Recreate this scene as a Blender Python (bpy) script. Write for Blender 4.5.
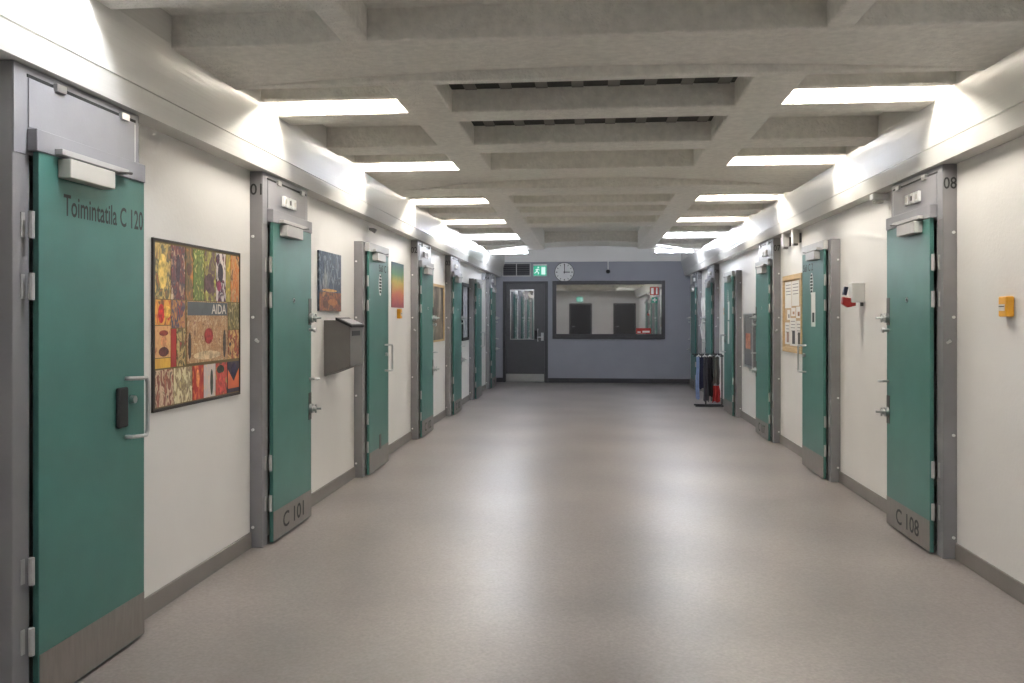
import bpy, math, random
from mathutils import Vector, Matrix

# ---------------------------------------------------------------- scene / camera / light / exposure
for o in list(bpy.data.objects):
    bpy.data.objects.remove(o, do_unlink=True)
scene = bpy.context.scene
COL = scene.collection
F, H = 840.0, 1.45                      # focal length in px of a 1024 wide frame, eye height
YAW = math.atan(79 / F)
cd = bpy.data.cameras.new('camera')
cam = bpy.data.objects.new('camera', cd)
COL.objects.link(cam)
cd.sensor_width = 36
cd.lens = F / 1024 * 36
cd.shift_y = -23.5 / 1024
cd.clip_start = 0.05
cam.location = (0, 0, H)
cam.rotation_euler = (math.pi / 2, 0, YAW)
scene.camera = cam

world = bpy.data.worlds.new('world')
scene.world = world
world.use_nodes = True
world.node_tree.nodes['Background'].inputs[0].default_value = (0.6, 0.65, 0.8, 1)
world.node_tree.nodes['Background'].inputs[1].default_value = 0.02

scene.view_settings.view_transform = 'Standard'
scene.view_settings.look = 'None'
scene.view_settings.gamma = 1
scene.view_settings.use_curve_mapping = False
scene.view_settings.exposure = 1.88
WARM = (1.0, 0.95, 0.875)
COOL = (0.84, 0.89, 1.0)
NEUT = (0.93, 0.95, 1.0)
LAMP = 62.0

# ---------------------------------------------------------------- pixel helpers (a direction met with a real plane)
cs, sn = math.cos(YAW), math.sin(YAW)
def ray(x, y):
    u = (x - 512) / F
    return (u * cs - sn, cs + u * sn, (318 - y) / F)
def onX(x, y, X):
    d = ray(x, y); t = X / d[0]
    return (X, t * d[1], H + t * d[2])
def onY(x, y, Y):
    d = ray(x, y); t = Y / d[1]
    return (t * d[0], Y, H + t * d[2])

# ---------------------------------------------------------------- materials
def srgb(r, g, b):
    def f(c):
        c /= 255.0
        return c / 12.92 if c <= 0.04045 else ((c + 0.055) / 1.055) ** 2.4
    return (f(r), f(g), f(b), 1)

def mat(name, col, rough=0.5, metal=0.0, var=0.0, vscale=8.0, bump=0.0, bscale=60.0, spec=0.5, coat=0.0, stretch=(1, 1, 1)):
    m = bpy.data.materials.new(name)
    m.use_nodes = True
    nt = m.node_tree
    b = nt.nodes['Principled BSDF']
    b.inputs['Roughness'].default_value = rough
    b.inputs['Metallic'].default_value = metal
    b.inputs['Specular IOR Level'].default_value = spec
    b.inputs['Coat Weight'].default_value = coat
    if len(col) == 3:
        col = (*col, 1)
    b.inputs['Base Color'].default_value = col
    if var > 0 or bump > 0:
        tc = nt.nodes.new('ShaderNodeTexCoord')
        mp = nt.nodes.new('ShaderNodeMapping')
        mp.inputs['Scale'].default_value = stretch
        nt.links.new(tc.outputs['Object'], mp.inputs['Vector'])
    if var > 0:
        n = nt.nodes.new('ShaderNodeTexNoise')
        n.inputs['Scale'].default_value = vscale
        n.inputs['Detail'].default_value = 5
        nt.links.new(mp.outputs[0], n.inputs['Vector'])
        r = nt.nodes.new('ShaderNodeValToRGB')
        r.color_ramp.elements[0].position = 0.3
        r.color_ramp.elements[1].position = 0.7
        r.color_ramp.elements[0].color = (*[c * (1 - var) for c in col[:3]], 1)
        r.color_ramp.elements[1].color = (*[min(1, c * (1 + var)) for c in col[:3]], 1)
        nt.links.new(n.outputs[0], r.inputs[0])
        nt.links.new(r.outputs[0], b.inputs['Base Color'])
    if bump > 0:
        n2 = nt.nodes.new('ShaderNodeTexNoise')
        n2.inputs['Scale'].default_value = bscale
        n2.inputs['Detail'].default_value = 3
        nt.links.new(mp.outputs[0], n2.inputs['Vector'])
        bp = nt.nodes.new('ShaderNodeBump')
        bp.inputs['Strength'].default_value = bump
        bp.inputs['Distance'].default_value = 0.01
        nt.links.new(n2.outputs[0], bp.inputs['Height'])
        nt.links.new(bp.outputs[0], b.inputs['Normal'])
    return m

def emit(name, col, strength):
    m = bpy.data.materials.new(name)
    m.use_nodes = True
    nt = m.node_tree
    nt.nodes.remove(nt.nodes['Principled BSDF'])
    e = nt.nodes.new('ShaderNodeEmission')
    e.inputs[0].default_value = (*col[:3], 1)
    e.inputs[1].default_value = strength
    nt.links.new(e.outputs[0], nt.nodes['Material Output'].inputs[0])
    return m

def blotch(name, cols, scale=9.0, stretch=(1, 1, 1), rough=0.4, seed=0.0, dist=1.0, soft=False):
    """painted / printed picture: noise mapped to a colour ramp"""
    m = bpy.data.materials.new(name)
    m.use_nodes = True
    nt = m.node_tree
    b = nt.nodes['Principled BSDF']
    b.inputs['Roughness'].default_value = rough
    tc = nt.nodes.new('ShaderNodeTexCoord')
    mp = nt.nodes.new('ShaderNodeMapping')
    mp.inputs['Scale'].default_value = stretch
    mp.inputs['Location'].default_value = (seed * 1.7, seed * 3.1, seed * 0.9)
    n = nt.nodes.new('ShaderNodeTexNoise')
    n.inputs['Scale'].default_value = scale
    n.inputs['Detail'].default_value = 4
    n.inputs['Distortion'].default_value = dist
    r = nt.nodes.new('ShaderNodeValToRGB')
    r.color_ramp.interpolation = 'LINEAR' if soft else 'EASE'
    els = r.color_ramp.elements
    k = len(cols)
    for i, c in enumerate(cols):
        p = 0.32 + 0.36 * i / max(1, k - 1)
        if i < 2:
            els[i].position = p if i == 0 or k == 2 else p
            els[i].color = c
        else:
            e = els.new(p); e.color = c
    nt.links.new(tc.outputs['Object'], mp.inputs[0])
    nt.links.new(mp.outputs[0], n.inputs['Vector'])
    nt.links.new(n.outputs[0], r.inputs[0])
    nt.links.new(r.outputs[0], b.inputs['Base Color'])
    return m

def zgrad(name, stops, z0, z1, rough=0.4, noise=0.12):
    """vertical printed colour gradient of a poster"""
    m = bpy.data.materials.new(name)
    m.use_nodes = True
    nt = m.node_tree
    b = nt.nodes['Principled BSDF']
    b.inputs['Roughness'].default_value = rough
    tc = nt.nodes.new('ShaderNodeTexCoord')
    sp = nt.nodes.new('ShaderNodeSeparateXYZ')
    nt.links.new(tc.outputs['Object'], sp.inputs[0])
    mr = nt.nodes.new('ShaderNodeMapRange')
    mr.inputs[1].default_value = z0
    mr.inputs[2].default_value = z1
    nt.links.new(sp.outputs[2], mr.inputs[0])
    n = nt.nodes.new('ShaderNodeTexNoise')
    n.inputs['Scale'].default_value = 9
    nt.links.new(tc.outputs['Object'], n.inputs['Vector'])
    ma = nt.nodes.new('ShaderNodeMath'); ma.operation = 'MULTIPLY_ADD'
    ma.inputs[1].default_value = noise * 2
    ma.inputs[2].default_value = -noise
    nt.links.new(n.outputs[0], ma.inputs[0])
    ad = nt.nodes.new('ShaderNodeMath'); ad.operation = 'ADD'
    nt.links.new(ma.outputs[0], ad.inputs[0]); nt.links.new(mr.outputs[0], ad.inputs[1])
    r = nt.nodes.new('ShaderNodeValToRGB')
    els = r.color_ramp.elements
    for i, (p, c) in enumerate(stops):
        if i < 2:
            els[i].position = p; els[i].color = c
        else:
            e = els.new(p); e.color = c
    nt.links.new(ad.outputs[0], r.inputs[0])
    nt.links.new(r.outputs[0], b.inputs['Base Color'])
    return m

def mirror_glass(name, fac, tint):
    m = bpy.data.materials.new(name)
    m.use_nodes = True
    nt = m.node_tree
    nt.nodes.remove(nt.nodes['Principled BSDF'])
    g = nt.nodes.new('ShaderNodeBsdfGlossy'); g.inputs['Roughness'].default_value = 0.02
    g.inputs['Color'].default_value = (0.9, 0.92, 0.95, 1)
    t = nt.nodes.new('ShaderNodeBsdfTransparent'); t.inputs['Color'].default_value = (*tint, 1)
    mx = nt.nodes.new('ShaderNodeMixShader'); mx.inputs[0].default_value = fac
    nt.links.new(t.outputs[0], mx.inputs[1]); nt.links.new(g.outputs[0], mx.inputs[2])
    nt.links.new(mx.outputs[0], nt.nodes['Material Output'].inputs[0])
    return m

M = {}
M['wall'] = mat('wall_paint', (0.76, 0.74, 0.71), 0.45, var=0.03, vscale=1.5, bump=0.12, bscale=55)
M['concrete'] = mat('painted_concrete', (0.82, 0.795, 0.735), 0.7, var=0.08, vscale=22, bump=1.0, bscale=60)
M['cornice'] = mat('gloss_cornice_paint', (0.76, 0.745, 0.70), 0.19, var=0.02, vscale=3, bump=0.13, bscale=16, stretch=(1, 0.12, 5))
M['slabdark'] = mat('dark_acoustic_board', (0.05, 0.05, 0.045), 0.9, var=0.2, vscale=20)
M['batten'] = mat('pale_batten', (0.22, 0.21, 0.19), 0.8, var=0.1)
M['teal'] = mat('teal_door_paint', (0.055, 0.165, 0.142), 0.38, var=0.07, vscale=5, bump=0.05, bscale=160)
M['frame'] = mat('grey_frame_paint', (0.23, 0.222, 0.230), 0.45, var=0.06, vscale=6, bump=0.05, bscale=120)
M['panel'] = mat('light_grey_panel_paint', (0.275, 0.273, 0.29), 0.4, var=0.04, vscale=6, bump=0.04, bscale=140)
M['headpale'] = mat('pale_grey_bar_paint', (0.45, 0.44, 0.43), 0.4, var=0.04)
M['kick'] = mat('brushed_kick_plate', (0.21, 0.185, 0.17), 0.42, 0.25, var=0.08, vscale=10, stretch=(1, 6, 1))
M['steel'] = mat('stainless_steel', (0.55, 0.55, 0.55), 0.3, 0.9, var=0.05)
M['darksteel'] = mat('dark_lock_steel', (0.09, 0.085, 0.08), 0.4, 0.5, var=0.1)
M['cream'] = mat('cream_plastic', (0.60, 0.575, 0.52), 0.45, var=0.02)
M['white'] = mat('white_plastic', (0.78, 0.78, 0.77), 0.4, var=0.02)
M['black'] = mat('black_plastic', (0.010, 0.010, 0.011), 0.65, var=0.1)
M['ink'] = mat('dark_ink', (0.02, 0.022, 0.022), 0.6)
M['base'] = mat('brown_grey_skirting', (0.20, 0.18, 0.166), 0.5, var=0.06, vscale=4)
M['endwall'] = mat('blue_grey_wall_paint', (0.30, 0.305, 0.345), 0.5, var=0.04, vscale=2, bump=0.12, bscale=60)
M['enddoor'] = mat('charcoal_door_paint', (0.085, 0.083, 0.088), 0.45, var=0.05)
M['endframe'] = mat('charcoal_frame_paint', (0.06, 0.058, 0.062), 0.45, var=0.05)
M['yellow'] = mat('amber_plastic', (0.75, 0.36, 0.02), 0.35, var=0.03)
M['red'] = mat('red_plastic', (0.45, 0.025, 0.02), 0.4, var=0.05)
M['wood'] = mat('pale_pine', (0.55, 0.38, 0.19), 0.5, var=0.12, vscale=6, stretch=(1, 1, 8))
M['paper'] = mat('white_paper', (0.75, 0.73, 0.70), 0.7, var=0.02)
M['mirror'] = mirror_glass('dark_mirror_glass', 0.72, (0.25, 0.26, 0.28))
M['tube_warm'] = emit('warm_tube_glow', WARM, LAMP)
M['tube_cool'] = emit('cool_tube_glow', COOL, LAMP * 1.0)
M['tube_neut'] = emit('neutral_tube_glow', NEUT, LAMP)
M['tube_dim'] = emit('dim_tube_glow', NEUT, LAMP * 0.5)
M['exit'] = emit('exit_sign_green', (0.08, 0.55, 0.36), 0.22)
M['exitwhite'] = emit('exit_sign_white', (0.75, 1.0, 0.92), 0.26)

def floor_mat():
    m = mat('grey_linoleum', (0.235, 0.211, 0.195), 0.3, var=0.22, vscale=1.1, bump=0.05, bscale=7, spec=0.42)
    nt = m.node_tree
    b = nt.nodes['Principled BSDF']
    # fine mottled flecks of the sheet vinyl on top of the broad wear
    ramp = b.inputs['Base Color'].links[0].from_node
    tc = nt.nodes.new('ShaderNodeTexCoord')
    n = nt.nodes.new('ShaderNodeTexNoise'); n.inputs['Scale'].default_value = 70; n.inputs['Detail'].default_value = 6
    nt.links.new(tc.outputs['Object'], n.inputs['Vector'])
    r2 = nt.nodes.new('ShaderNodeValToRGB')
    r2.color_ramp.elements[0].position = 0.3; r2.color_ramp.elements[0].color = (0.84, 0.83, 0.83, 1)
    r2.color_ramp.elements[1].position = 0.7; r2.color_ramp.elements[1].color = (1.1, 1.1, 1.1, 1)
    nt.links.new(n.outputs[0], r2.inputs[0])
    mx = nt.nodes.new('ShaderNodeMixRGB'); mx.blend_type = 'MULTIPLY'; mx.inputs[0].default_value = 1
    nt.links.new(ramp.outputs[0], mx.inputs[1]); nt.links.new(r2.outputs[0], mx.inputs[2])
    nt.links.new(mx.outputs[0], b.inputs['Base Color'])
    n3 = nt.nodes.new('ShaderNodeTexNoise'); n3.inputs['Scale'].default_value = 2.2; n3.inputs['Detail'].default_value = 4
    nt.links.new(tc.outputs['Object'], n3.inputs['Vector'])
    mr = nt.nodes.new('ShaderNodeMapRange'); mr.inputs[3].default_value = 0.29; mr.inputs[4].default_value = 0.46
    nt.links.new(n3.outputs[0], mr.inputs[0]); nt.links.new(mr.outputs[0], b.inputs['Roughness'])
    return m
M['floor'] = floor_mat()

# ---------------------------------------------------------------- mesh builder
class MB:
    def __init__(self):
        self.v = []; self.f = []
    def add(self, vs, fs):
        k = len(self.v)
        self.v += [tuple(p) for p in vs]
        self.f += [tuple(i + k for i in q) for q in fs]
        return self
    def box(self, x0, x1, y0, y1, z0, z1):
        x0, x1 = sorted((x0, x1)); y0, y1 = sorted((y0, y1)); z0, z1 = sorted((z0, z1))
        return self.add([(x0, y0, z0), (x1, y0, z0), (x1, y1, z0), (x0, y1, z0), (x0, y0, z1), (x1, y0, z1), (x1, y1, z1), (x0, y1, z1)],
                        [(0, 3, 2, 1), (4, 5, 6, 7), (0, 1, 5, 4), (1, 2, 6, 5), (2, 3, 7, 6), (3, 0, 4, 7)])
    def loft(self, rings, cap=True):
        n = len(rings[0]); vs = [p for r in rings for p in r]; fs = []
        for i in range(len(rings) - 1):
            for j in range(n):
                a, b = i * n + j, i * n + (j + 1) % n
                fs.append((a, b, b + n, a + n))
        if cap:
            fs.append(tuple(reversed(range(n))))
            fs.append(tuple(range((len(rings) - 1) * n, len(rings) * n)))
        return self.add(vs, fs)
    def tube(self, path, r, n=10):
        path = [Vector(p) for p in path]; rings = []
        up = None
        for i, p in enumerate(path):
            if i == 0: t = path[1] - p
            elif i == len(path) - 1: t = p - path[i - 1]
            else: t = (path[i + 1] - p).normalized() + (p - path[i - 1]).normalized()
            t.normalize()
            if up is None:
                up = Vector((0, 0, 1)) if abs(t.z) < 0.9 else Vector((1, 0, 0))
            a = up - t * up.dot(t)
            if a.length < 1e-4: a = Vector((0, 1, 0)) - t * t.y
            a.normalize(); up = a
            b = t.cross(a)
            rr = r[i] if isinstance(r, (list, tuple)) else r
            rings.append([p + (a * math.cos(2 * math.pi * k / n) + b * math.sin(2 * math.pi * k / n)) * rr for k in range(n)])
        return self.loft(rings)
    def disc(self, c, axis, r, th, n=24, sx=1.0):
        c = Vector(c); ax = Vector(axis).normalized()
        return self.tube([c, c + ax * th], r, n)
    def build(self, name, m, parent=None, bevel=0.0, smooth=False):
        base = Vector((0, 0, 0))
        if parent is not None:
            q = parent
            while q is not None:
                base += q.location; q = q.parent
            off = base
        else:
            xs = [p[0] for p in self.v]; ys = [p[1] for p in self.v]; zs = [p[2] for p in self.v]
            off = Vector(((min(xs) + max(xs)) / 2, (min(ys) + max(ys)) / 2, min(zs)))
        me = bpy.data.meshes.new(name)
        me.from_pydata([(p[0] - off.x, p[1] - off.y, p[2] - off.z) for p in self.v], [], self.f)
        import bmesh
        bm = bmesh.new(); bm.from_mesh(me); bmesh.ops.recalc_face_normals(bm, faces=bm.faces); bm.to_mesh(me); bm.free()
        if smooth:
            for p in me.polygons: p.use_smooth = True
            try: me.set_sharp_from_angle(angle=math.radians(40))
            except Exception: pass
        me.materials.append(m)
        o = bpy.data.objects.new(name, me)
        COL.objects.link(o)
        if parent is None: o.location = off
        else: o.parent = parent
        if bevel > 0:
            b = o.modifiers.new('bevel', 'BEVEL'); b.width = bevel; b.segments = 2; b.limit_method = 'ANGLE'
        return o

def tag(o, label=None, cat=None, group=None, kind=None):
    if label: o['label'] = label
    if cat: o['category'] = cat
    if group: o['group'] = group
    if kind: o['kind'] = kind
    return o
def thing(name, loc, label, cat, group=None, kind=None):
    o = bpy.data.objects.new(name, None)
    o.empty_display_size = 0.1
    COL.objects.link(o)
    o.location = loc
    return tag(o, label, cat, group, kind)

XL, XR = -2.145, 2.19                   # wall faces
YE, YB = 18.9, -1.35                    # end wall, wall behind the camera
def wx(s, d): return XL + d if s < 0 else XR - d
def wbox(mb, s, y0, y1, z0, z1, d0, d1): return mb.box(wx(s, d0), wx(s, d1), y0, y1, z0, z1)
def wpt(s, y, z, d): return (wx(s, d), y, z)

def text(name, txt, m, parent, origin, right, up, height, width=None, align='CENTER', depth=0.0008):
    """lettering as a thin mesh; origin is the centre (or left) of the line at mid-height"""
    cu = bpy.data.curves.new('t', 'FONT'); cu.body = txt; cu.size = 1.0; cu.extrude = 0
    cu.resolution_u = 3; cu.offset = 0.012
    ob = bpy.data.objects.new('t', cu); COL.objects.link(ob)
    bpy.context.view_layer.update()
    me = bpy.data.meshes.new_from_object(ob.evaluated_get(bpy.context.evaluated_depsgraph_get()))
    vs = [v.co.copy() for v in me.vertices]
    fs = [tuple(p.vertices) for p in me.polygons]
    bpy.data.objects.remove(ob); bpy.data.curves.remove(cu); bpy.data.meshes.remove(me)
    x0 = min(v.x for v in vs); x1 = max(v.x for v in vs); y0 = min(v.y for v in vs); y1 = max(v.y for v in vs)
    k = height / (y1 - y0); kx = k if width is None else width / (x1 - x0)
    R = Vector(right); U = Vector(up); N = R.cross(U); O = Vector(origin)
    mb = MB()
    pts = []
    for v in vs:
        px = (v.x - (x0 + x1) / 2) * kx if align == 'CENTER' else (v.x - x0) * kx
        py = (v.y - (y0 + y1) / 2) * k
        pts.append(O + R * px + U * py + N * depth)
    mb.add(pts, fs)
    return mb.build(name, m, parent)
def wall_dirs(s):
    return ((0, 1, 0), (0, 0, 1)) if s < 0 else ((0, -1, 0), (0, 0, 1))

# ---------------------------------------------------------------- structure: floor, walls
tag(MB().box(XL - 0.3, XR + 0.3, YB - 0.2, YE + 2.6, -0.15, 0).build('floor', M['floor']), 'glossy mottled grey linoleum corridor floor', 'floor', kind='structure')
tag(MB().box(XL - 0.2, XL, YB - 0.2, YE, 0, 2.95).build('wall_left', M['wall']), 'off white painted left corridor wall', 'wall', kind='structure')
tag(MB().box(XR, XR + 0.2, YB - 0.2, YE, 0, 2.95).build('wall_right', M['wall']), 'off white painted right corridor wall', 'wall', kind='structure')
wb = MB()
wb.box(XL, XR, YB - 0.2, YB, 0, 2.95)
tag(wb.build('wall_back', M['wall']), 'off white wall behind the viewer, seen only mirrored in the dark window', 'wall', kind='structure')

# end wall with a real opening for the window and the door glass
WX0, WX1, WZ0, WZ1 = -0.81, 1.585, 1.035, 2.23
e = MB()
e.box(XL, -1.93, YE, YE + 0.16, 0, 3.0)
e.box(-1.93, -1.03, YE, YE + 0.16, 2.23, 3.0)
e.box(-1.03, WX0, YE, YE + 0.16, 0, 3.0)
e.box(WX0, WX1, YE, YE + 0.16, 0, WZ0)
e.box(WX0, WX1, YE, YE + 0.16, WZ1, 3.0)
e.box(WX1, XR, YE, YE + 0.16, 0, 3.0)
tag(e.build('wall_end', M['endwall']), 'blue grey end wall of the corridor with door and window', 'wall', kind='structure')
bw = MB()
bw.box(XL, XR, YE + 2.4, YE + 2.5, 0, 3.0); bw.box(XL - 0.1, XL, YE + 0.16, YE + 2.4, 0, 3.0); bw.box(XR, XR + 0.1, YE + 0.16, YE + 2.4, 0, 3.0)
bw.box(XL, XR, YE + 0.16, YE + 2.4, 2.9, 3.0)
tag(bw.build('wall_booth', M['endframe']), 'unlit dark room behind the end window', 'wall', kind='structure')

# ---------------------------------------------------------------- ceiling: slab with ribs, longitudinal beams, arched girders
D = 1.255
B = H + D                               # underside of the ribs
T = B + 0.15                            # coffer tops
slab = MB()
slab.box(XL, XR, YB - 0.2, 11.6, T, T + 0.25)
slab.box(XL, XR, 15.4, YE + 0.1, T + 0.2, T + 0.25)
slab.box(XL, -1.117, 11.6, 15.4, T, T + 0.25)
slab.box(1.117, XR, 11.6, 15.4, T, T + 0.25)
slab.box(-1.117, 1.117, 11.6, 15.4, T + 0.17, T + 0.25)
ceiling = tag(slab.build('ceiling', M['concrete']), 'textured painted concrete coffered ceiling of ribs and arched girders', 'ceiling', kind='structure')
XE = 1.99
def rib(y0, y1, x0=-XE, x1=XE, z=B, name='rib'):
    return MB().box(x0, x1, y0, y1, z, T + 0.05).build(name, M['concrete'], ceiling, bevel=0.012)
def girder(y0, y1, r0, r1):
    n = 24; mb = MB(); rings = []
    for i in range(n + 1):
        x = -XE + 2 * XE * i / n
        q = max(0.0, 1 - (x / 1.75) ** 2)
        rings.append([(x, y0, B + r0 * q), (x, y1, B + r1 * q), (x, y1, T + 0.2), (x, y0, T + 0.2)])
    mb.loft(rings)
    return mb.build('girder', M['concrete'], ceiling, bevel=0.01)
# behind / over the camera
for y in (YB + 0.3, 0.55 - 0.95, 0.25, 1.07, 2.05):
    rib(y, y + 0.22)
rib(3.07, 3.26)
girder(2.98 * D, 3.50 * D, 0.0, 0.055)
rib(3.50 * D, 3.563 * D)
for a, b in ((4.04, 4.24), (4.817, 5.06)):
    rib(a * D, b * D)
girder(5.63 * D, 6.45 * D, 0.0, 0.09)
rib(6.45 * D, 6.85 * D)
for a, b in ((7.317, 7.52), (7.95, 8.28), (8.88, 9.27)):
    rib(a * D, b * D)
for s in (-1, 1):
    a, b = sorted((s * 1.117, s * XE))
    rib(13.38, 13.62, a, b)
    rib(12.3, 12.5, a, b); rib(14.35, 14.5, a, b)
girder(15.36, 16.15, 0.15, 0.12)
MB().box(XL, XR, YE - 0.03, YE + 0.1, B + 0.005, T + 0.24).build('end_beam', M['wall'], ceiling, bevel=0.008)
# longitudinal beams (the nearest bay has slimmer ones)
for s in (-1, 1):
    for y0, y1, i0, i1 in ((YB, 2.98 * D, 1.01, 1.13), (3.52 * D, 5.65 * D, 0.845, 1.117), (6.5 * D, 15.4, 0.845, 1.117)):
        a, b = sorted((s * i0, s * i1))
        MB().box(a, b, y0, y1, B - 0.001, T + 0.18).build('longitudinal_beam', M['concrete'], ceiling, bevel=0.012)
# dark acoustic boards with pale battens in the two nearest middle coffers
for y0, y1 in ((3.563 * D, 4.04 * D), (4.24 * D, 4.817 * D)):
    p = MB().box(-0.845, 0.845, y0 + 0.002, y1 - 0.002, T - 0.012, T + 0.002).build('acoustic_board', M['slabdark'], ceiling)
    for k in range(8):
        x = -0.76 + k * 0.215
        MB().box(x, x + 0.07, y0 + 0.004, y1 - 0.012, T - 0.02, T - 0.01).build('batten', M['batten'], p)

# sloping gloss cornices between wall and ceiling (trim_1 left, trim_2 right)
def cornice(s, name, label):
    w = XL if s < 0 else XR
    def q(d, z): return (w - s * d, z)
    prof = [q(-0.02, 2.378), q(0.118, 2.378), q(0.145, 2.470), q(0.139, 2.473), q(0.140, 2.480), q(0.148, 2.482), q(0.205, 2.72), q(0.205, 2.93), q(-0.02, 2.93)]
    mb = MB().loft([[(x, y, z) for x, z in prof] for y in (YB, YE)])
    return tag(mb.build(name, M['cornice']), label, 'cornice', kind='structure')
cornice(-1, 'trim_1', 'sloping gloss white cornice panel above the left wall')
cornice(1, 'trim_2', 'sloping gloss white cornice panel above the right wall')

# ---------------------------------------------------------------- strip lights in the side coffers
LY = [(1.07, 'dim'), (3.07, 'neut'), (4.04 * D, 'warm'), (5.63 * D, 'warm'), (7.317 * D, 'warm'), (8.88 * D, 'warm'), (13.38, 'cool'), (15.9, 'cool')]
ORD = ['over the viewer', 'nearest in view', 'second nearest', 'third nearest', 'fourth nearest', 'fifth nearest', 'second from the end wall', 'closest to the end wall']
for (yr, kind), od in zip(LY, ORD):
    for s in (-1, 1):
        xa, xb = s * 1.16, s * 1.84
        T_ = T
        if yr > 15: T_ = B + 0.03; xb = s * 1.9
        t = thing('strip_light', (s * 1.5, yr - 0.12, T_ - 0.05), 'recessed strip light in a %s side ceiling coffer, %s' % ('left' if s < 0 else 'right', od), 'strip light', 'strip lights in the side coffers')
        MB().box(xa, xb, yr - 0.165, yr - 0.075, T_ - 0.028, T_ - 0.001).build('housing', M['white'], t, bevel=0.004)
        MB().tube([(xa + s * 0.03, yr - 0.12, T_ - 0.052), (xb - s * 0.03, yr - 0.12, T_ - 0.052)], 0.016, 12).build('tube', M['tube_' + kind], t, smooth=True)
        for x in (xa, xb):
            q = s if x == xa else -s
            MB().box(x, x + q * 0.03, yr - 0.14, yr - 0.1, T_ - 0.075, T_ - 0.028).build('lamp_holder', M['white'], t)
        # downstand that hides the lamp from people walking towards it
        a, b = sorted((s * 1.117, s * XE))
        if 2 < yr < 13:
            MB().box(a, b, yr - 0.275, yr - 0.215, B + 0.03, T + 0.02).build('downstand', M['concrete'], ceiling, bevel=0.008)

# ---------------------------------------------------------------- doors along the corridor
LWS = {-1: 0.755, 1: 0.775}
def dpull(mb, s, y, z0, z1, d0, out=0.06, back=0.075):
    mb.tube([wpt(s, y - back, z1, d0), wpt(s, y - back * 0.95, z1, d0 + out * 0.5), wpt(s, y - back * 0.6, z1, d0 + out * 0.85), wpt(s, y - 0.012, z1, d0 + out), wpt(s, y, z1 - 0.02, d0 + out),
             wpt(s, y, z0 + 0.02, d0 + out), wpt(s, y - 0.012, z0, d0 + out), wpt(s, y - back * 0.6, z0, d0 + out * 0.85), wpt(s, y - back * 0.95, z0, d0 + out * 0.5), wpt(s, y - back, z0, d0)], 0.009, 8)
    return mb

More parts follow.
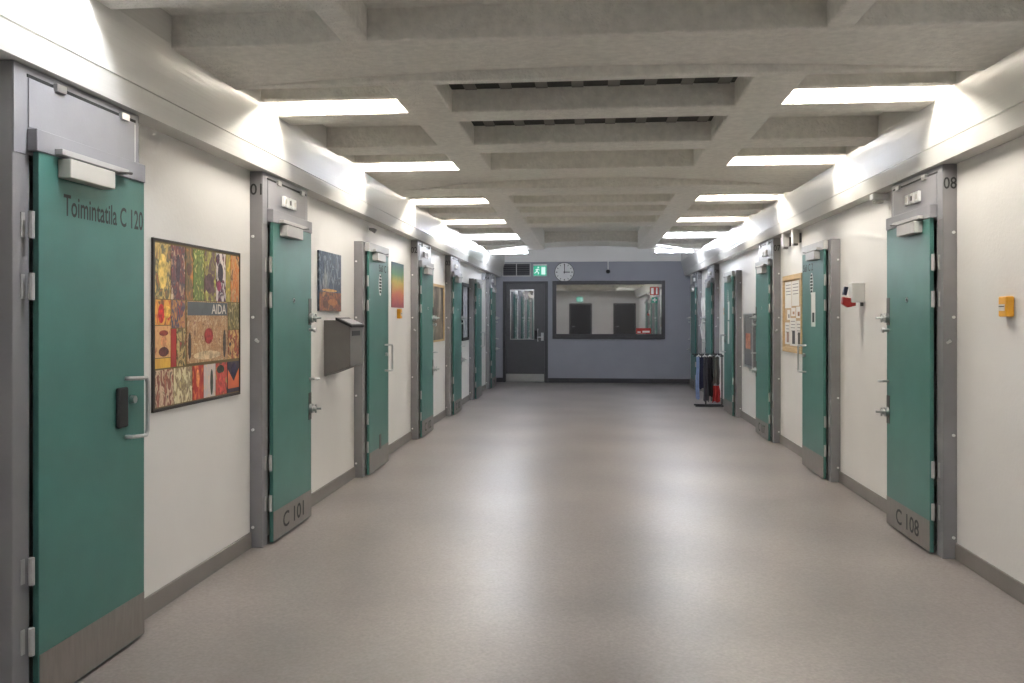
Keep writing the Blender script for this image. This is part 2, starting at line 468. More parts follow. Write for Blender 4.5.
def corridor_door(n, s, y0, kind, label, num=None, side_num=None, extra=None):
    LW = LWS[s]
    fd = 0.082                           # frame stands this far out of the wall
    l0, l1 = fd + 0.012, fd + 0.036      # leaf
    ln = y0 + 0.02
    if s > 0: l0 += 0.004; l1 += 0.004
    t = thing('door_%d' % n, (wx(s, 0.05), y0 + LW / 2, 0), label, 'door', kind='structure')
    tall = kind != 'plain'
    ztop = 2.376 if tall else 2.15
    y1 = y0 + LW
    fr = MB()
    wbox(fr, s, y0 - 0.072, y0 + 0.02, 0, ztop, 0.0, fd)
    wbox(fr, s, y1 - 0.03, y1 + 0.014, 0, ztop, 0.0, fd)
    wbox(fr, s, y0 + 0.02, y1 - 0.03, 2.05, ztop, 0.0, fd - 0.001)
    frame = fr.build('frame', M['frame'], t, bevel=0.004)
    if tall:
        hp = MB(); wbox(hp, s, y0 - 0.07, y1 + 0.012, 2.05, ztop - 0.002, fd, fd + 0.003)
        hp.build('head_plate', M['panel'], t)
    leaf = wbox(MB(), s, ln, y1, 0.012, 2.10, l0, l1).build('leaf', M['teal'], t, bevel=0.003)
    kp = wbox(MB(), s, ln + 0.004, y1 - 0.004, 0.016, 0.205, l1, l1 + 0.002).build('kick_plate', M['kick'], leaf)
    R, U = wall_dirs(s)
    # header bar above the leaf
    bar = wbox(MB(), s, y0 + 0.0, y1 - 0.004, 2.064, 2.145, fd + 0.004, l1 + 0.008).build('header_bar', M['panel'] if tall else M['headpale'], t, bevel=0.003)
    # door closer with its arm rail
    cl = wbox(MB(), s, y0 + 0.13, y0 + 0.43, 1.985, 2.058, l1, l1 + 0.055).build('closer_body', M['cream'] if kind == 'service' else M['headpale'], leaf, bevel=0.004)
    wbox(MB(), s, y0 + 0.10, y0 + 0.56, 2.068, 2.09, l1 + 0.008, l1 + 0.04).build('closer_rail', M['headpale'], bar, bevel=0.002)
    MB().tube([wpt(s, y0 + 0.40, 2.058, l1 + 0.03), wpt(s, y0 + 0.58, 2.078, l1 + 0.04)], 0.006, 6).build('closer_arm', M['darksteel'], bar)
    # hinges on the near edge
    for z in (1.79, 1.565, 0.525, 0.268):
        hb = MB().tube([wpt(s, y0 - 0.012, z - 0.05, l1 - 0.006), wpt(s, y0 - 0.012, z + 0.05, l1 - 0.006)], 0.011, 8)
        wbox(hb, s, y0 - 0.032, y0 - 0.012, z - 0.045, z + 0.045, fd, fd + 0.005)
        hb.build('hinge', M['headpale'], frame, smooth=True)
    # white screw caps and a keeper on the frame side that faces the viewer
    for z in (1.965, 1.455, 0.745, 0.13):
        MB().disc(wpt(s, y0 - 0.072, z, 0.022), (0, -1, 0), 0.009, 0.008, 10).build('screw_cap', M['white'], frame, smooth=True)
    if tall:
        # drop-down flap with its slit and two catches
        flap = wbox(MB(), s, y0 + 0.005, y1 - 0.03, 2.152, 2.333, fd + 0.003, fd + 0.008).build('flap', M['panel'], t, bevel=0.002)
        wbox(MB(), s, y0 + 0.0, y1 - 0.02, 2.335, 2.346, fd + 0.002, fd + 0.006).build('slit', M['ink'], t)
        wbox(MB(), s, y1 - 0.028, y1 - 0.022, 2.152, 2.326, fd + 0.002, fd + 0.006).build('edge_strip', M['white'], t)
        for q in (0.15, 0.60):
            wbox(MB(), s, y0 + q, y0 + q + 0.06, 2.322, 2.353, fd + 0.004, fd + 0.022).build('catch', M['steel'], flap, bevel=0.002)
    if kind == 'cell':
        MB().tube([wpt(s, y0 - 0.072, 1.315, 0.045), wpt(s, y0 - 0.085, 1.31, 0.045), wpt(s, y0 - 0.088, 1.30, 0.065)], 0.008, 8).build('keeper', M['steel'], frame)
        for q in range(3):
            a = y0 + 0.24 + q * 0.085
            so = wbox(MB(), s, a, a + 0.062, 2.195, 2.265, fd + 0.008, fd + 0.028).build('socket', M['white'], flap, bevel=0.004)
            wbox(MB(), s, a + 0.02, a + 0.042, 2.215, 2.245, fd + 0.028, fd + 0.030).build('socket_face', M['darksteel'] if q == 1 else M['cream'], so)
        for z, pz0, pz1 in ((1.45, 1.40, 1.59), (0.795, 0.715, 0.91)):
            pl = wbox(MB(), s, y1 - 0.062, y1 - 0.003, pz0, pz1, l1, l1 + 0.003).build('lock_plate', M['darksteel'], leaf, bevel=0.001)
            lk = MB().tube([wpt(s, y1 - 0.03, z, l1 + 0.003), wpt(s, y1 - 0.03, z, l1 + 0.026), wpt(s, y1 - 0.03, z, l1 + 0.027), wpt(s, y1 - 0.03, z, l1 + 0.05)], [0.034, 0.034, 0.02, 0.018], 14)
            lk.tube([wpt(s, y1 - 0.03, z, l1 + 0.05), wpt(s, y1 - 0.03, z, l1 + 0.085)], 0.008, 8)
            lk.tube([wpt(s, y1 - 0.03, z - 0.03, l1 + 0.045), wpt(s, y1 - 0.03, z + 0.03, l1 + 0.045)], 0.008, 8)
            lk.build('lock_cylinder', M['steel'], leaf, smooth=True)
        kb = MB().tube([wpt(s, y1 - 0.045, 1.365, l1), wpt(s, y1 - 0.045, 1.365, l1 + 0.03), wpt(s, y1 - 0.045, 1.365, l1 + 0.036), wpt(s, y1 - 0.045, 1.365, l1 + 0.05)], [0.011, 0.011, 0.021, 0.016], 12)
        kb.build('knob', M['steel'], leaf, smooth=True)
        hb = MB().tube([wpt(s, y1 - 0.04, 1.01, l1), wpt(s, y1 - 0.04, 1.01, l1 + 0.035), wpt(s, y1 - 0.0, 1.005, l1 + 0.045), wpt(s, y1 + 0.03, 1.005, l1 + 0.045)], 0.009, 8)
        hb.build('lever', M['steel'], leaf, smooth=True)
        pe = MB().disc(wpt(s, y0 + 0.39, 1.57, l1), (-s, 0, 0), 0.016, 0.006, 14).build('peephole', M['steel'], leaf, smooth=True)
        MB().disc(wpt(s, y0 + 0.39, 1.57, l1 + 0.006), (-s, 0, 0), 0.009, 0.001, 12).build('peephole_lens', M['black'], pe)
        if num:
            text('lettering', num, M['ink'], kp, wpt(s, y0 + 0.385, 0.112, l1 + 0.003), R, U, 0.105, 0.40)
        if side_num:
            text('lettering', side_num, M['ink'], frame, (wx(s, 0.042), y0 - 0.0735, 2.262), (1, 0, 0), (0, 0, 1), 0.072, 0.076)
    else:
        dpull(MB(), s, y1 - 0.08, 0.93, 1.185, l1).build('pull_handle', M['steel'], leaf, smooth=True)
        MB().disc(wpt(s, y1 - 0.11, 1.09, l1), (-s, 0, 0), 0.017, 0.02, 14).build('key_cylinder', M['steel'], leaf, smooth=True)
    if kind == 'service':
        MB().box(wx(s, l1), wx(s, l1 + 0.016), y1 - 0.235, y1 - 0.155, 0.975, 1.15).build('card_reader', M['black'], leaf, bevel=0.012)
        text('lettering', num, M['ink'], leaf, wpt(s, y0 + 0.452, 1.888, l1 + 0.001), R, U, 0.085, 0.575)
    if kind == 'plain':
        # oval emblem of dark bars on white
        em = MB(); k = 20
        em.loft([[wpt(s, y0 + 0.42 + 0.055 * math.cos(2 * math.pi * i / k), 1.77 + 0.105 * math.sin(2 * math.pi * i / k), l1 + dd) for i in range(k)] for dd in (0, 0.002)])
        emo = em.build('emblem', M['paper'], leaf)
        for q in range(6):
            zz = 1.69 + q * 0.03; hw = 0.042 * math.sqrt(max(0.05, 1 - ((zz + 0.009 - 1.77) / 0.105) ** 2))
            wbox(MB(), s, y0 + 0.42 - hw, y0 + 0.42 + hw, zz, zz + 0.02, l1 + 0.002, l1 + 0.003).build('emblem_bar', M['ink'], emo)
        if num:
            text('lettering', num, M['ink'], leaf, wpt(s, y0 + 0.55, 1.93, l1 + 0.001), R, U, 0.07, 0.36)
        if extra == 'tag':
            wbox(MB(), s, y0 + 0.38, y0 + 0.45, 0.19, 0.33, l1 + 0.002, l1 + 0.005).build('door_tag', M['darksteel'], leaf)
        if extra == 'notice':
            no = wbox(MB(), s, y0 + 0.29, y0 + 0.43, 1.37, 1.69, l1, l1 + 0.002).build('notice', M['paper'], leaf)
            wbox(MB(), s, y0 + 0.32, y0 + 0.39, 1.41, 1.50, l1 + 0.002, l1 + 0.003).build('notice_picture', M['ink'], no)
        if extra == 'strip':
            wbox(MB(), s, y0 + 0.28, y0 + 0.40, 1.42, 1.70, l1, l1 + 0.002).build('notice', M['paper'], leaf)
            wbox(MB(), s, y0 + 0.30, y0 + 0.42, 1.06, 1.40, l1, l1 + 0.002).build('notice', M['paper'], leaf)
    return t

LDOORS = [(1, 2.90, 'service', 'large teal steel door lettered Toimintatila C 120 at the left edge', 'Toimintatila C 120', None, None),
          (2, 5.195, 'cell', 'teal cell door lettered C 101 in frame 01', 'C 101', '01', None),
          (3, 7.535, 'plain', 'short teal door with pull handle between the grey post box and rainbow poster', 'Sali C 1', None, 'tag'),
          (4, 9.95, 'cell', 'teal cell door C 102 in frame 02 between rainbow poster and brown picture', 'C 102', '02', None),
          (5, 12.33, 'cell', 'teal cell door C 103 between brown picture and black framed picture', 'C 103', '03', None),
          (6, 14.77, 'plain', 'short teal door far along the left wall beyond the black framed picture', None, None, None),
          (7, 17.1, 'cell', 'teal cell door nearest the end wall on the left', 'C 104', '04', None)]
RDOORS = [(8, 5.345, 'cell', 'teal cell door lettered C 108 in frame 08', 'C 108', '08', None),
          (9, 7.715, 'plain', 'short teal door with white paper notice beside the cork noticeboard', 'Sali C 2', None, 'notice'),
          (10, 10.06, 'cell', 'teal cell door in frame 07 beyond the noticeboard', 'C 107', '07', None),
          (11, 12.58, 'plain', 'short teal door with white strips behind which the clothes rack stands', None, None, 'strip'),
          (12, 14.75, 'cell', 'teal cell door beyond the clothes rack on the right', 'C 106', '06', None),
          (13, 17.0, 'cell', 'teal cell door nearest the end wall on the right', 'C 105', '05', None)]
for n, y, k, lab, num, sn_, ex in LDOORS: corridor_door(n, -1, y, k, lab, num, sn_, ex)
for n, y, k, lab, num, sn_, ex in RDOORS: corridor_door(n, 1, y, k, lab, num, sn_, ex)

# skirting between the doors
for s, name, ds in ((-1, 'baseboard_left', LDOORS), (1, 'baseboard_right', RDOORS)):
    mb = MB(); y = YB
    for d in ds:
        wbox(mb, s, y, d[1] - 0.072, 0, 0.10, 0, 0.014); y = d[1] + LWS[s] + 0.014
    wbox(mb, s, y, YE, 0, 0.10, 0, 0.014)
    tag(mb.build(name, M['base'], bevel=0.004), 'brown grey skirting along the %s wall' % ('left' if s < 0 else 'right'), 'skirting', kind='structure')
mb = MB().box(XL + 0.014, -1.985, YE - 0.014, YE, 0, 0.1); mb.box(-0.962, XR - 0.014, YE - 0.014, YE, 0, 0.1)
tag(mb.build('baseboard_end', M['endframe'], bevel=0.004), 'dark skirting along the blue grey end wall', 'skirting', kind='structure')

# ---------------------------------------------------------------- end wall: door, window and fittings
t = thing('door_14', (-1.47, YE - 0.03, 0), 'charcoal end wall door with a narrow glass pane', 'door', kind='structure')
fr = MB().box(-1.982, -1.925, YE - 0.035, YE + 0.02, 0, 2.276); fr.box(-1.037, -0.964, YE - 0.035, YE + 0.02, 0, 2.276); fr.box(-1.925, -1.037, YE - 0.035, YE + 0.02, 2.222, 2.276)
fr.build('frame', M['endframe'], t, bevel=0.004)
gx0, gx1, gz0, gz1 = -1.80, -1.291, 0.981, 2.072
lf = MB(); ya, yb = YE - 0.02, YE + 0.025
lf.box(-1.92, gx0, ya, yb, 0.012, 2.217); lf.box(gx1, -1.042, ya, yb, 0.012, 2.217); lf.box(gx0, gx1, ya, yb, 0.012, gz0); lf.box(gx0, gx1, ya, yb, gz1, 2.217)
leaf = lf.build('leaf', M['enddoor'], t)
MB().box(gx0, gx1, YE, YE + 0.008, gz0, gz1).build('pane', M['mirror'], leaf)
bd = MB(); w_ = 0.018
bd.box(gx0 - w_, gx1 + w_, ya - 0.008, ya, gz1, gz1 + w_); bd.box(gx0 - w_, gx1 + w_, ya - 0.008, ya, gz0 - w_, gz0); bd.box(gx0 - w_, gx0, ya - 0.008, ya, gz0, gz1); bd.box(gx1, gx1 + w_, ya - 0.008, ya, gz0, gz1)
bd.build('glazing_bead', M['steel'], leaf)
MB().box(-1.91, -1.05, ya - 0.003, ya, 0.015, 0.19).build('kick_plate', M['steel'], leaf)
MB().box(-1.27, -1.20, ya - 0.02, ya, 0.98, 1.17).build('card_reader', M['black'], leaf, bevel=0.01)
MB().tube([(-1.19, ya, 1.2), (-1.19, ya - 0.06, 1.2), (-1.19, ya - 0.06, 0.93), (-1.19, ya, 0.93)], 0.011, 8).build('pull_handle', M['steel'], leaf, smooth=True)
lv = MB().tube([(-1.09, ya, 1.02), (-1.09, ya - 0.05, 1.02), (-1.2, ya - 0.05, 1.02)], 0.011, 8); lv.box(-1.12, -1.06, ya - 0.006, ya, 0.94, 1.12)
lv.build('lever_handle', M['steel'], leaf, smooth=True)

t = thing('window_1', (0.39, YE - 0.02, 1.0), 'wide dark mirror glass window in the end wall', 'window', kind='structure')
f_ = MB(); ya, yb = YE - 0.045, YE + 0.03
X0, X1, Z0, Z1 = -0.862, 1.637, 0.983, 2.282
ix0, ix1, iz0, iz1 = -0.775, 1.56, 1.09, 2.20
f_.box(X0, ix0, ya, yb, Z0, Z1); f_.box(ix1, X1, ya, yb, Z0, Z1); f_.box(ix0, ix1, ya, yb, Z0, iz0); f_.box(ix0, ix1, ya, yb, iz1, Z1)
f_.build('window_frame', M['endframe'], t, bevel=0.006)
pane = MB().box(ix0, ix1, YE - 0.002, YE + 0.006, iz0, iz1).build('pane', M['mirror'], t)
# a red notice with white print and a small green first aid sign stuck to the glass
rn = MB().box(1.0, 1.33, YE - 0.006, YE - 0.003, 1.10, 1.225).build('red_notice', M['red'], pane)
MB().box(1.14, 1.30, YE - 0.008, YE - 0.006, 1.125, 1.165).build('notice_print', M['paper'], rn)
MB().box(1.03, 1.10, YE - 0.008, YE - 0.006, 1.12, 1.15).build('notice_print', M['paper'], rn)
gs = MB().box(1.35, 1.47, YE - 0.006, YE - 0.003, 1.79, 1.91).build('first_aid_sign', mat('sign_green', (0.02, 0.30, 0.20), 0.4), pane)
c_ = MB().box(1.395, 1.425, YE - 0.008, YE - 0.006, 1.805, 1.895); c_.box(1.365, 1.455, YE - 0.0079, YE - 0.0061, 1.835, 1.865)
c_.build('sign_cross', M['paper'], gs)
rs = MB().box(1.31, 1.50, YE - 0.006, YE - 0.003, 1.96, 2.14).build('fire_sign', M['red'], pane)
MB().box(1.33, 1.385, YE - 0.008, YE - 0.006, 1.98, 2.12).build('sign_print', M['paper'], rs)
MB().box(1.44, 1.47, YE - 0.008, YE - 0.006, 1.98, 2.12).build('sign_print', M['paper'], rs)

t = thing('ventilation_grille', (-1.676, YE - 0.01, 2.386), 'dark louvred ventilation grille above the charcoal end door', 'grille')
v = MB(); ya = YE - 0.02
v.box(-2.0, -1.35, ya, YE, 2.386, 2.41); v.box(-2.0, -1.35, ya, YE, 2.67, 2.694); v.box(-2.0, -1.975, ya, YE, 2.41, 2.67); v.box(-1.375, -1.35, ya, YE, 2.41, 2.67); v.box(-1.685, -1.665, ya, YE, 2.41, 2.67)
v.build('grille_frame', M['headpale'], t)
MB().box(-1.975, -1.375, YE - 0.004, YE - 0.001, 2.41, 2.67).build('backing', M['black'], t)
for k in range(5):
    z = 2.425 + k * 0.05
    MB().add([(-1.975, ya + 0.002, z), (-1.375, ya + 0.002, z), (-1.375, YE - 0.006, z + 0.03), (-1.975, YE - 0.006, z + 0.03), (-1.975, ya + 0.002, z + 0.006), (-1.375, ya + 0.002, z + 0.006), (-1.375, YE - 0.006, z + 0.036), (-1.975, YE - 0.006, z + 0.036)],
             [(0, 3, 2, 1), (4, 5, 6, 7), (0, 1, 5, 4), (1, 2, 6, 5), (2, 3, 7, 6), (3, 0, 4, 7)]).build('slat', M['enddoor'], t)

def exit_sign(loc, ny, label):
    x, y, z = loc                        # centre of its back face; ny = direction it faces along y
    t = thing('exit_sign', (x, y, z), label, 'exit sign')
    MB().box(x - 0.155, x + 0.155, y, y + ny * 0.05, z - 0.13, z + 0.14).build('case', M['white'], t, bevel=0.004)
    yy = y + ny * 0.05
    face = MB().box(x - 0.148, x + 0.148, yy, yy + ny * 0.003, z - 0.12, z + 0.105).build('sign_face', M['exit'], t)
    q = yy + ny * 0.003
    g = MB()
    g.box(x + 0.03, x + 0.12, q, q + ny * 0.002, z - 0.095, z + 0.075)               # doorway
    g.build('doorway_symbol', M['exitwhite'], face)
    r_ = MB()
    def seg(a, b, w):
        r_.tube([(x + a[0], q + ny * 0.001, z + a[1]), (x + b[0], q + ny * 0.001, z + b[1])], w, 6)
    seg((-0.055, 0.035), (-0.075, -0.02), 0.014); seg((-0.075, -0.02), (-0.03, -0.05), 0.010); seg((-0.03, -0.05), (-0.045, -0.09), 0.009)
    seg((-0.075, -0.02), (-0.105, -0.055), 0.010); seg((-0.105, -0.055), (-0.135, -0.06), 0.009); seg((-0.055, 0.03), (-0.01, 0.005), 0.008); seg((-0.06, 0.03), (-0.105, 0.01), 0.008)
    r_.disc((x - 0.04, q, z + 0.066), (0, ny, 0), 0.019, 0.003, 12)
    r_.build('running_figure', M['exitwhite'], face)
    return t
exit_sign((-1.14, YE, 2.52), -1, 'lit green exit sign between the vent grille and the clock')

# clock
cx, cz, cr = -0.595, 2.478, 0.219
t = thing('wall_clock', (cx, YE, cz - cr), 'round white wall clock above the end window', 'clock')
MB().tube([(cx, YE, cz), (cx, YE - 0.04, cz)], cr, 40).build('case', M['darksteel'], t, smooth=True)
dial = MB().disc((cx, YE - 0.04, cz), (0, -1, 0), cr - 0.012, 0.002, 40).build('dial', M['white'], t)
for k in range(12):
    a = k * math.pi / 6; dx, dz = math.sin(a), math.cos(a)
    mb = MB(); p0 = Vector((cx + dx * 0.155, YE - 0.043, cz + dz * 0.155)); p1 = Vector((cx + dx * 0.188, YE - 0.043, cz + dz * 0.188))
    mb.tube([p0, p1], 0.009 if k % 3 == 0 else 0.006, 6).build('hour_mark', M['ink'], dial)
MB().tube([(cx, YE - 0.047, cz), (cx + 0.125, YE - 0.047, cz)], 0.009, 6).build('hour_hand', M['ink'], t)
MB().tube([(cx, YE - 0.052, cz - 0.03), (cx + 0.008, YE - 0.052, cz + 0.18)], 0.007, 6).build('minute_hand', M['ink'], t)
MB().disc((cx, YE - 0.042, cz), (0, -1, 0), 0.018, 0.014, 14).build('hub', M['ink'], t)

# little camera hanging from the ceiling edge on a white stalk
x = 0.378
t = thing('dome_camera', (x, YE - 0.041, 2.44), 'small black camera hanging on a white stalk above the end window', 'camera')
MB().tube([(x, YE - 0.041, 2.76), (x, YE - 0.041, 2.52)], 0.011, 8).build('stalk', M['white'], t, smooth=True)
MB().tube([(x, YE - 0.041, 2.53), (x, YE - 0.041, 2.51), (x, YE - 0.041, 2.47), (x, YE - 0.041, 2.445)], [0.025, 0.045, 0.045, 0.02], 14).build('dome', M['black'], t, smooth=True)

# ---------------------------------------------------------------- wall behind the viewer (mirrored in the window)
for i, (x0, x1, col) in enumerate(((1.09, 2.0, 'enddoor'), (-0.95, -0.02, 'endframe'))):
    t = thing('door_%d' % (15 + i), ((x0 + x1) / 2, YB, 0), 'dark door in the wall behind the viewer, %s one in the window reflection' % ('left' if i else 'right'), 'door', kind='structure')
    fr = MB().box(x0 - 0.06, x0, YB, YB + 0.03, 0, 2.13); fr.box(x1, x1 + 0.06, YB, YB + 0.03, 0, 2.13); fr.box(x0, x1, YB, YB + 0.03, 2.07, 2.13)
    fr.build('frame', M['endframe'], t)
    lf = MB().box(x0 + 0.004, x1 - 0.004, YB, YB + 0.02, 0.01, 2.066).build('leaf', M[col], t)
    MB().tube([(x0 + 0.08, YB + 0.02, 1.05), (x0 + 0.08, YB + 0.07, 1.05), (x0 + 0.2, YB + 0.07, 1.05)], 0.01, 8).build('lever_handle', M['steel'], lf)
exit_sign((-0.52, YB, 2.32), 1, 'lit green exit sign behind the viewer, mirrored in the window')

# ---------------------------------------------------------------- left wall things
def cols(*c): return [srgb(*q) for q in c]
# collage poster of opera bills
py0, py1, pz0, pz1 = 3.93, 4.955, 0.985, 1.845
t = thing('collage_poster', (XL, (py0 + py1) / 2, pz0), 'framed collage poster of old opera bills beside the C 120 door', 'poster')
s = -1
fr = MB(); wbox(fr, s, py0, py1, pz0, pz0 + 0.016, 0, 0.012); wbox(fr, s, py0, py1, pz1 - 0.012, pz1, 0, 0.012); wbox(fr, s, py0, py0 + 0.016, pz0 + 0.016, pz1 - 0.012, 0, 0.012); wbox(fr, s, py1 - 0.012, py1, pz0 + 0.016, pz1 - 0.012, 0, 0.012)
fr.build('frame', mat('dark_walnut', (0.03, 0.022, 0.018), 0.4), t)
wbox(MB(), s, py0 + 0.016, py1 - 0.012, pz0 + 0.016, pz1 - 0.012, 0.001, 0.008).build('backing', mat('olive_paper', srgb(110, 95, 60), 0.6), t)
def pu(u): return py0 + 0.02 + u * (py1 - py0 - 0.034)
def pv(v): return pz0 + 0.022 + v * (pz1 - pz0 - 0.044)
panels = [
 (0.00, 0.155, 0.66, 1.0, cols((150, 120, 70), (205, 175, 105), (90, 95, 75), (160, 110, 70))),
 (0.16, 0.31, 0.66, 1.0, cols((205, 190, 160), (120, 60, 60), (70, 65, 75), (190, 150, 125))),
 (0.315, 0.40, 0.66, 1.0, cols((195, 125, 60), (120, 95, 65), (60, 70, 55))),
 (0.405, 0.53, 0.66, 1.0, cols((215, 210, 130), (110, 130, 60), (85, 100, 55), (200, 190, 110))),
 (0.535, 0.68, 0.66, 1.0, cols((205, 200, 105), (150, 140, 75), (95, 70, 75), (110, 80, 80))),
 (0.685, 0.81, 0.66, 1.0, cols((215, 205, 200), (225, 215, 210), (60, 40, 65), (150, 60, 85))),
 (0.815, 0.875, 0.66, 1.0, cols((200, 180, 95), (150, 140, 75), (215, 185, 80))),
 (0.88, 1.00, 0.66, 1.0, cols((215, 145, 75), (190, 110, 60), (200, 160, 110), (110, 80, 60))),
 (0.00, 0.155, 0.50, 0.655, cols((190, 60, 45), (225, 165, 70), (110, 60, 45))),
 (0.16, 0.31, 0.48, 0.655, cols((120, 75, 70), (185, 130, 80), (70, 75, 95), (165, 75, 60))),
 (0.00, 0.155, 0.30, 0.495, cols((205, 155, 105), (215, 170, 115), (150, 65, 50))),
 (0.00, 0.155, 0.235, 0.295, cols((220, 175, 70), (205, 155, 60))),
 (0.16, 0.215, 0.235, 0.475, cols((175, 55, 45), (160, 50, 40))),
 (0.22, 0.315, 0.235, 0.475, cols((150, 60, 50), (90, 85, 55), (190, 165, 110), (60, 60, 45))),
 (0.845, 1.00, 0.46, 0.655, cols((170, 150, 95), (95, 90, 55), (205, 185, 140))),
 (0.845, 1.00, 0.245, 0.455, cols((180, 95, 60), (120, 60, 50), (215, 175, 110), (60, 45, 50))),
 (0.00, 0.185, 0.0, 0.225, cols((165, 105, 85), (120, 65, 55), (205, 180, 150), (70, 55, 50))),
 (0.19, 0.39, 0.0, 0.225, cols((205, 200, 160), (215, 205, 165), (130, 110, 85), (190, 175, 125))),
 (0.395, 0.525, 0.0, 0.225, cols((150, 40, 32), (165, 50, 35), (215, 120, 70))),
 (0.53, 0.675, 0.0, 0.225, cols((205, 190, 175), (185, 180, 180), (215, 190, 150))),
 (0.68, 0.83, 0.0, 0.225, cols((150, 160, 90), (190, 80, 65), (175, 65, 55), (60, 80, 60))),
 (0.835, 1.00, 0.0, 0.225, cols((45, 45, 60), (55, 50, 65), (70, 60, 65))),
]
for i, (u0, u1, v0, v1, cc) in enumerate(panels):
    wbox(MB(), s, pu(u0), pu(u1), pv(v0), pv(v1), 0.008, 0.0095).build('bill', blotch('bill_print_%d' % i, cc, 19, (1, 1.6, 0.8), 0.5, i * 2.3, 1.0), t)
big = wbox(MB(), s, pu(0.33), pu(0.835), pv(0.245), pv(0.655), 0.008, 0.0105).build('bill', blotch('big_bill_scene', cols((105, 80, 60), (185, 145, 100), (150, 110, 75), (205, 180, 140), (125, 60, 50)), 26, (1, 1.5, 0.7), 0.45, 5.5, 1.5), t)
wbox(MB(), s, pu(0.335), pu(0.83), pv(0.56), pv(0.65), 0.0105, 0.0112).build('sky_band', mat('bill_sky', srgb(85, 90, 95), 0.5, var=0.2), big)
text('lettering', 'AIDA', mat('bill_lettering', srgb(205, 200, 190), 0.5), big, wpt(s, pu(0.715), pv(0.605), 0.0116), (0, 1, 0), (0, 0, 1), 0.055, 0.19)
def blob(u, v, ru, rv, c, nm='printed_figure', k=14, d=0.0098):
    mb = MB(); mb.loft([[wpt(s, pu(u + ru * math.cos(2 * math.pi * i / k)), pv(v + rv * math.sin(2 * math.pi * i / k)), dd) for i in range(k)] for dd in (d, d + 0.0006)])
    return mb.build(nm, mat('print_ink', srgb(*c), 0.5, var=0.5, vscale=38), t)
blob(0.235, 0.86, 0.022, 0.09, (60, 50, 60)); blob(0.075, 0.83, 0.045, 0.11, (215, 185, 105)); blob(0.74, 0.86, 0.035, 0.07, (45, 35, 50)); blob(0.72, 0.77, 0.03, 0.04, (160, 60, 95)); blob(0.60, 0.78, 0.055, 0.07, (95, 65, 70))
blob(0.355, 0.86, 0.025, 0.04, (90, 60, 50)); blob(0.47, 0.88, 0.02, 0.09, (110, 125, 60)); blob(0.06, 0.57, 0.03, 0.06, (200, 45, 40)); blob(0.12, 0.58, 0.035, 0.04, (225, 170, 75))
blob(0.085, 0.45, 0.045, 0.018, (140, 60, 45)); blob(0.085, 0.40, 0.028, 0.035, (200, 140, 95)); blob(0.085, 0.335, 0.05, 0.03, (90, 40, 40))
blob(0.585, 0.42, 0.055, 0.055, (150, 50, 45), d=0.0108); blob(0.57, 0.29, 0.17, 0.03, (190, 170, 135), d=0.0108); blob(0.36, 0.36, 0.018, 0.09, (65, 55, 45), d=0.0108); blob(0.79, 0.36, 0.02, 0.10, (75, 65, 60), d=0.0108)
blob(0.625, 0.10, 0.018, 0.09, (50, 60, 50)); blob(0.455, 0.14, 0.02, 0.06, (230, 140, 80)); blob(0.755, 0.08, 0.05, 0.08, (185, 75, 65)); blob(0.74, 0.18, 0.05, 0.03, (55, 65, 50))
mb = MB(); mb.loft([[wpt(s, pu(a), pv(b), d) for a, b in ((0.84, 0.03), (0.995, 0.03), (0.995, 0.17), (0.92, 0.08), (0.84, 0.17))] for d in (0.0098, 0.0104)])
mb.build('printed_figure', mat('orange_cape_ink', srgb(205, 105, 65), 0.5, var=0.15), t)
blob(0.92, 0.165, 0.035, 0.05, (40, 38, 70), d=0.0105)

# painting with dark blue top and orange foreground
t = thing('canvas_painting', (XL, 6.73, 1.5), 'dark blue painting with orange foreground above the grey post box', 'painting')
wbox(MB(), s, 6.44, 7.02, 1.505, 1.985, 0, 0.016).build('canvas', blotch('blue_painting', cols((45, 55, 75), (75, 90, 110), (60, 70, 85), (130, 140, 150), (60, 65, 80)), 8, (1, 1.8, 1), 0.5, 3, 1.2), t)
wbox(MB(), s, 6.442, 7.018, 1.507, 1.66, 0.016, 0.0172).build('foreground_paint', blotch('orange_paint', cols((60, 48, 42), (150, 100, 62), (125, 75, 58), (75, 62, 55), (170, 120, 75)), 9, (1, 1, 1.2), 0.5, 8, 1.5), t)
for (a, b, w, h_, c) in ((6.58, 1.78, 0.014, 0.10, (165, 170, 170)), (6.62, 1.75, 0.018, 0.07, (150, 155, 155)), (6.54, 1.74, 0.015, 0.05, (140, 145, 150)), (6.70, 1.675, 0.20, 0.012, (205, 160, 100)), (6.78, 1.58, 0.13, 0.028, (165, 108, 62)), (6.6, 1.56, 0.07, 0.03, (90, 60, 45))):
    k = 12; mb = MB(); mb.loft([[wpt(s, a + w * math.cos(2 * math.pi * i / k), b + h_ * math.sin(2 * math.pi * i / k), d) for i in range(k)] for d in (0.0165, 0.0182)])
    mb.build('brush_stroke', mat('stroke', srgb(*c), 0.5, var=0.3, vscale=25), t)

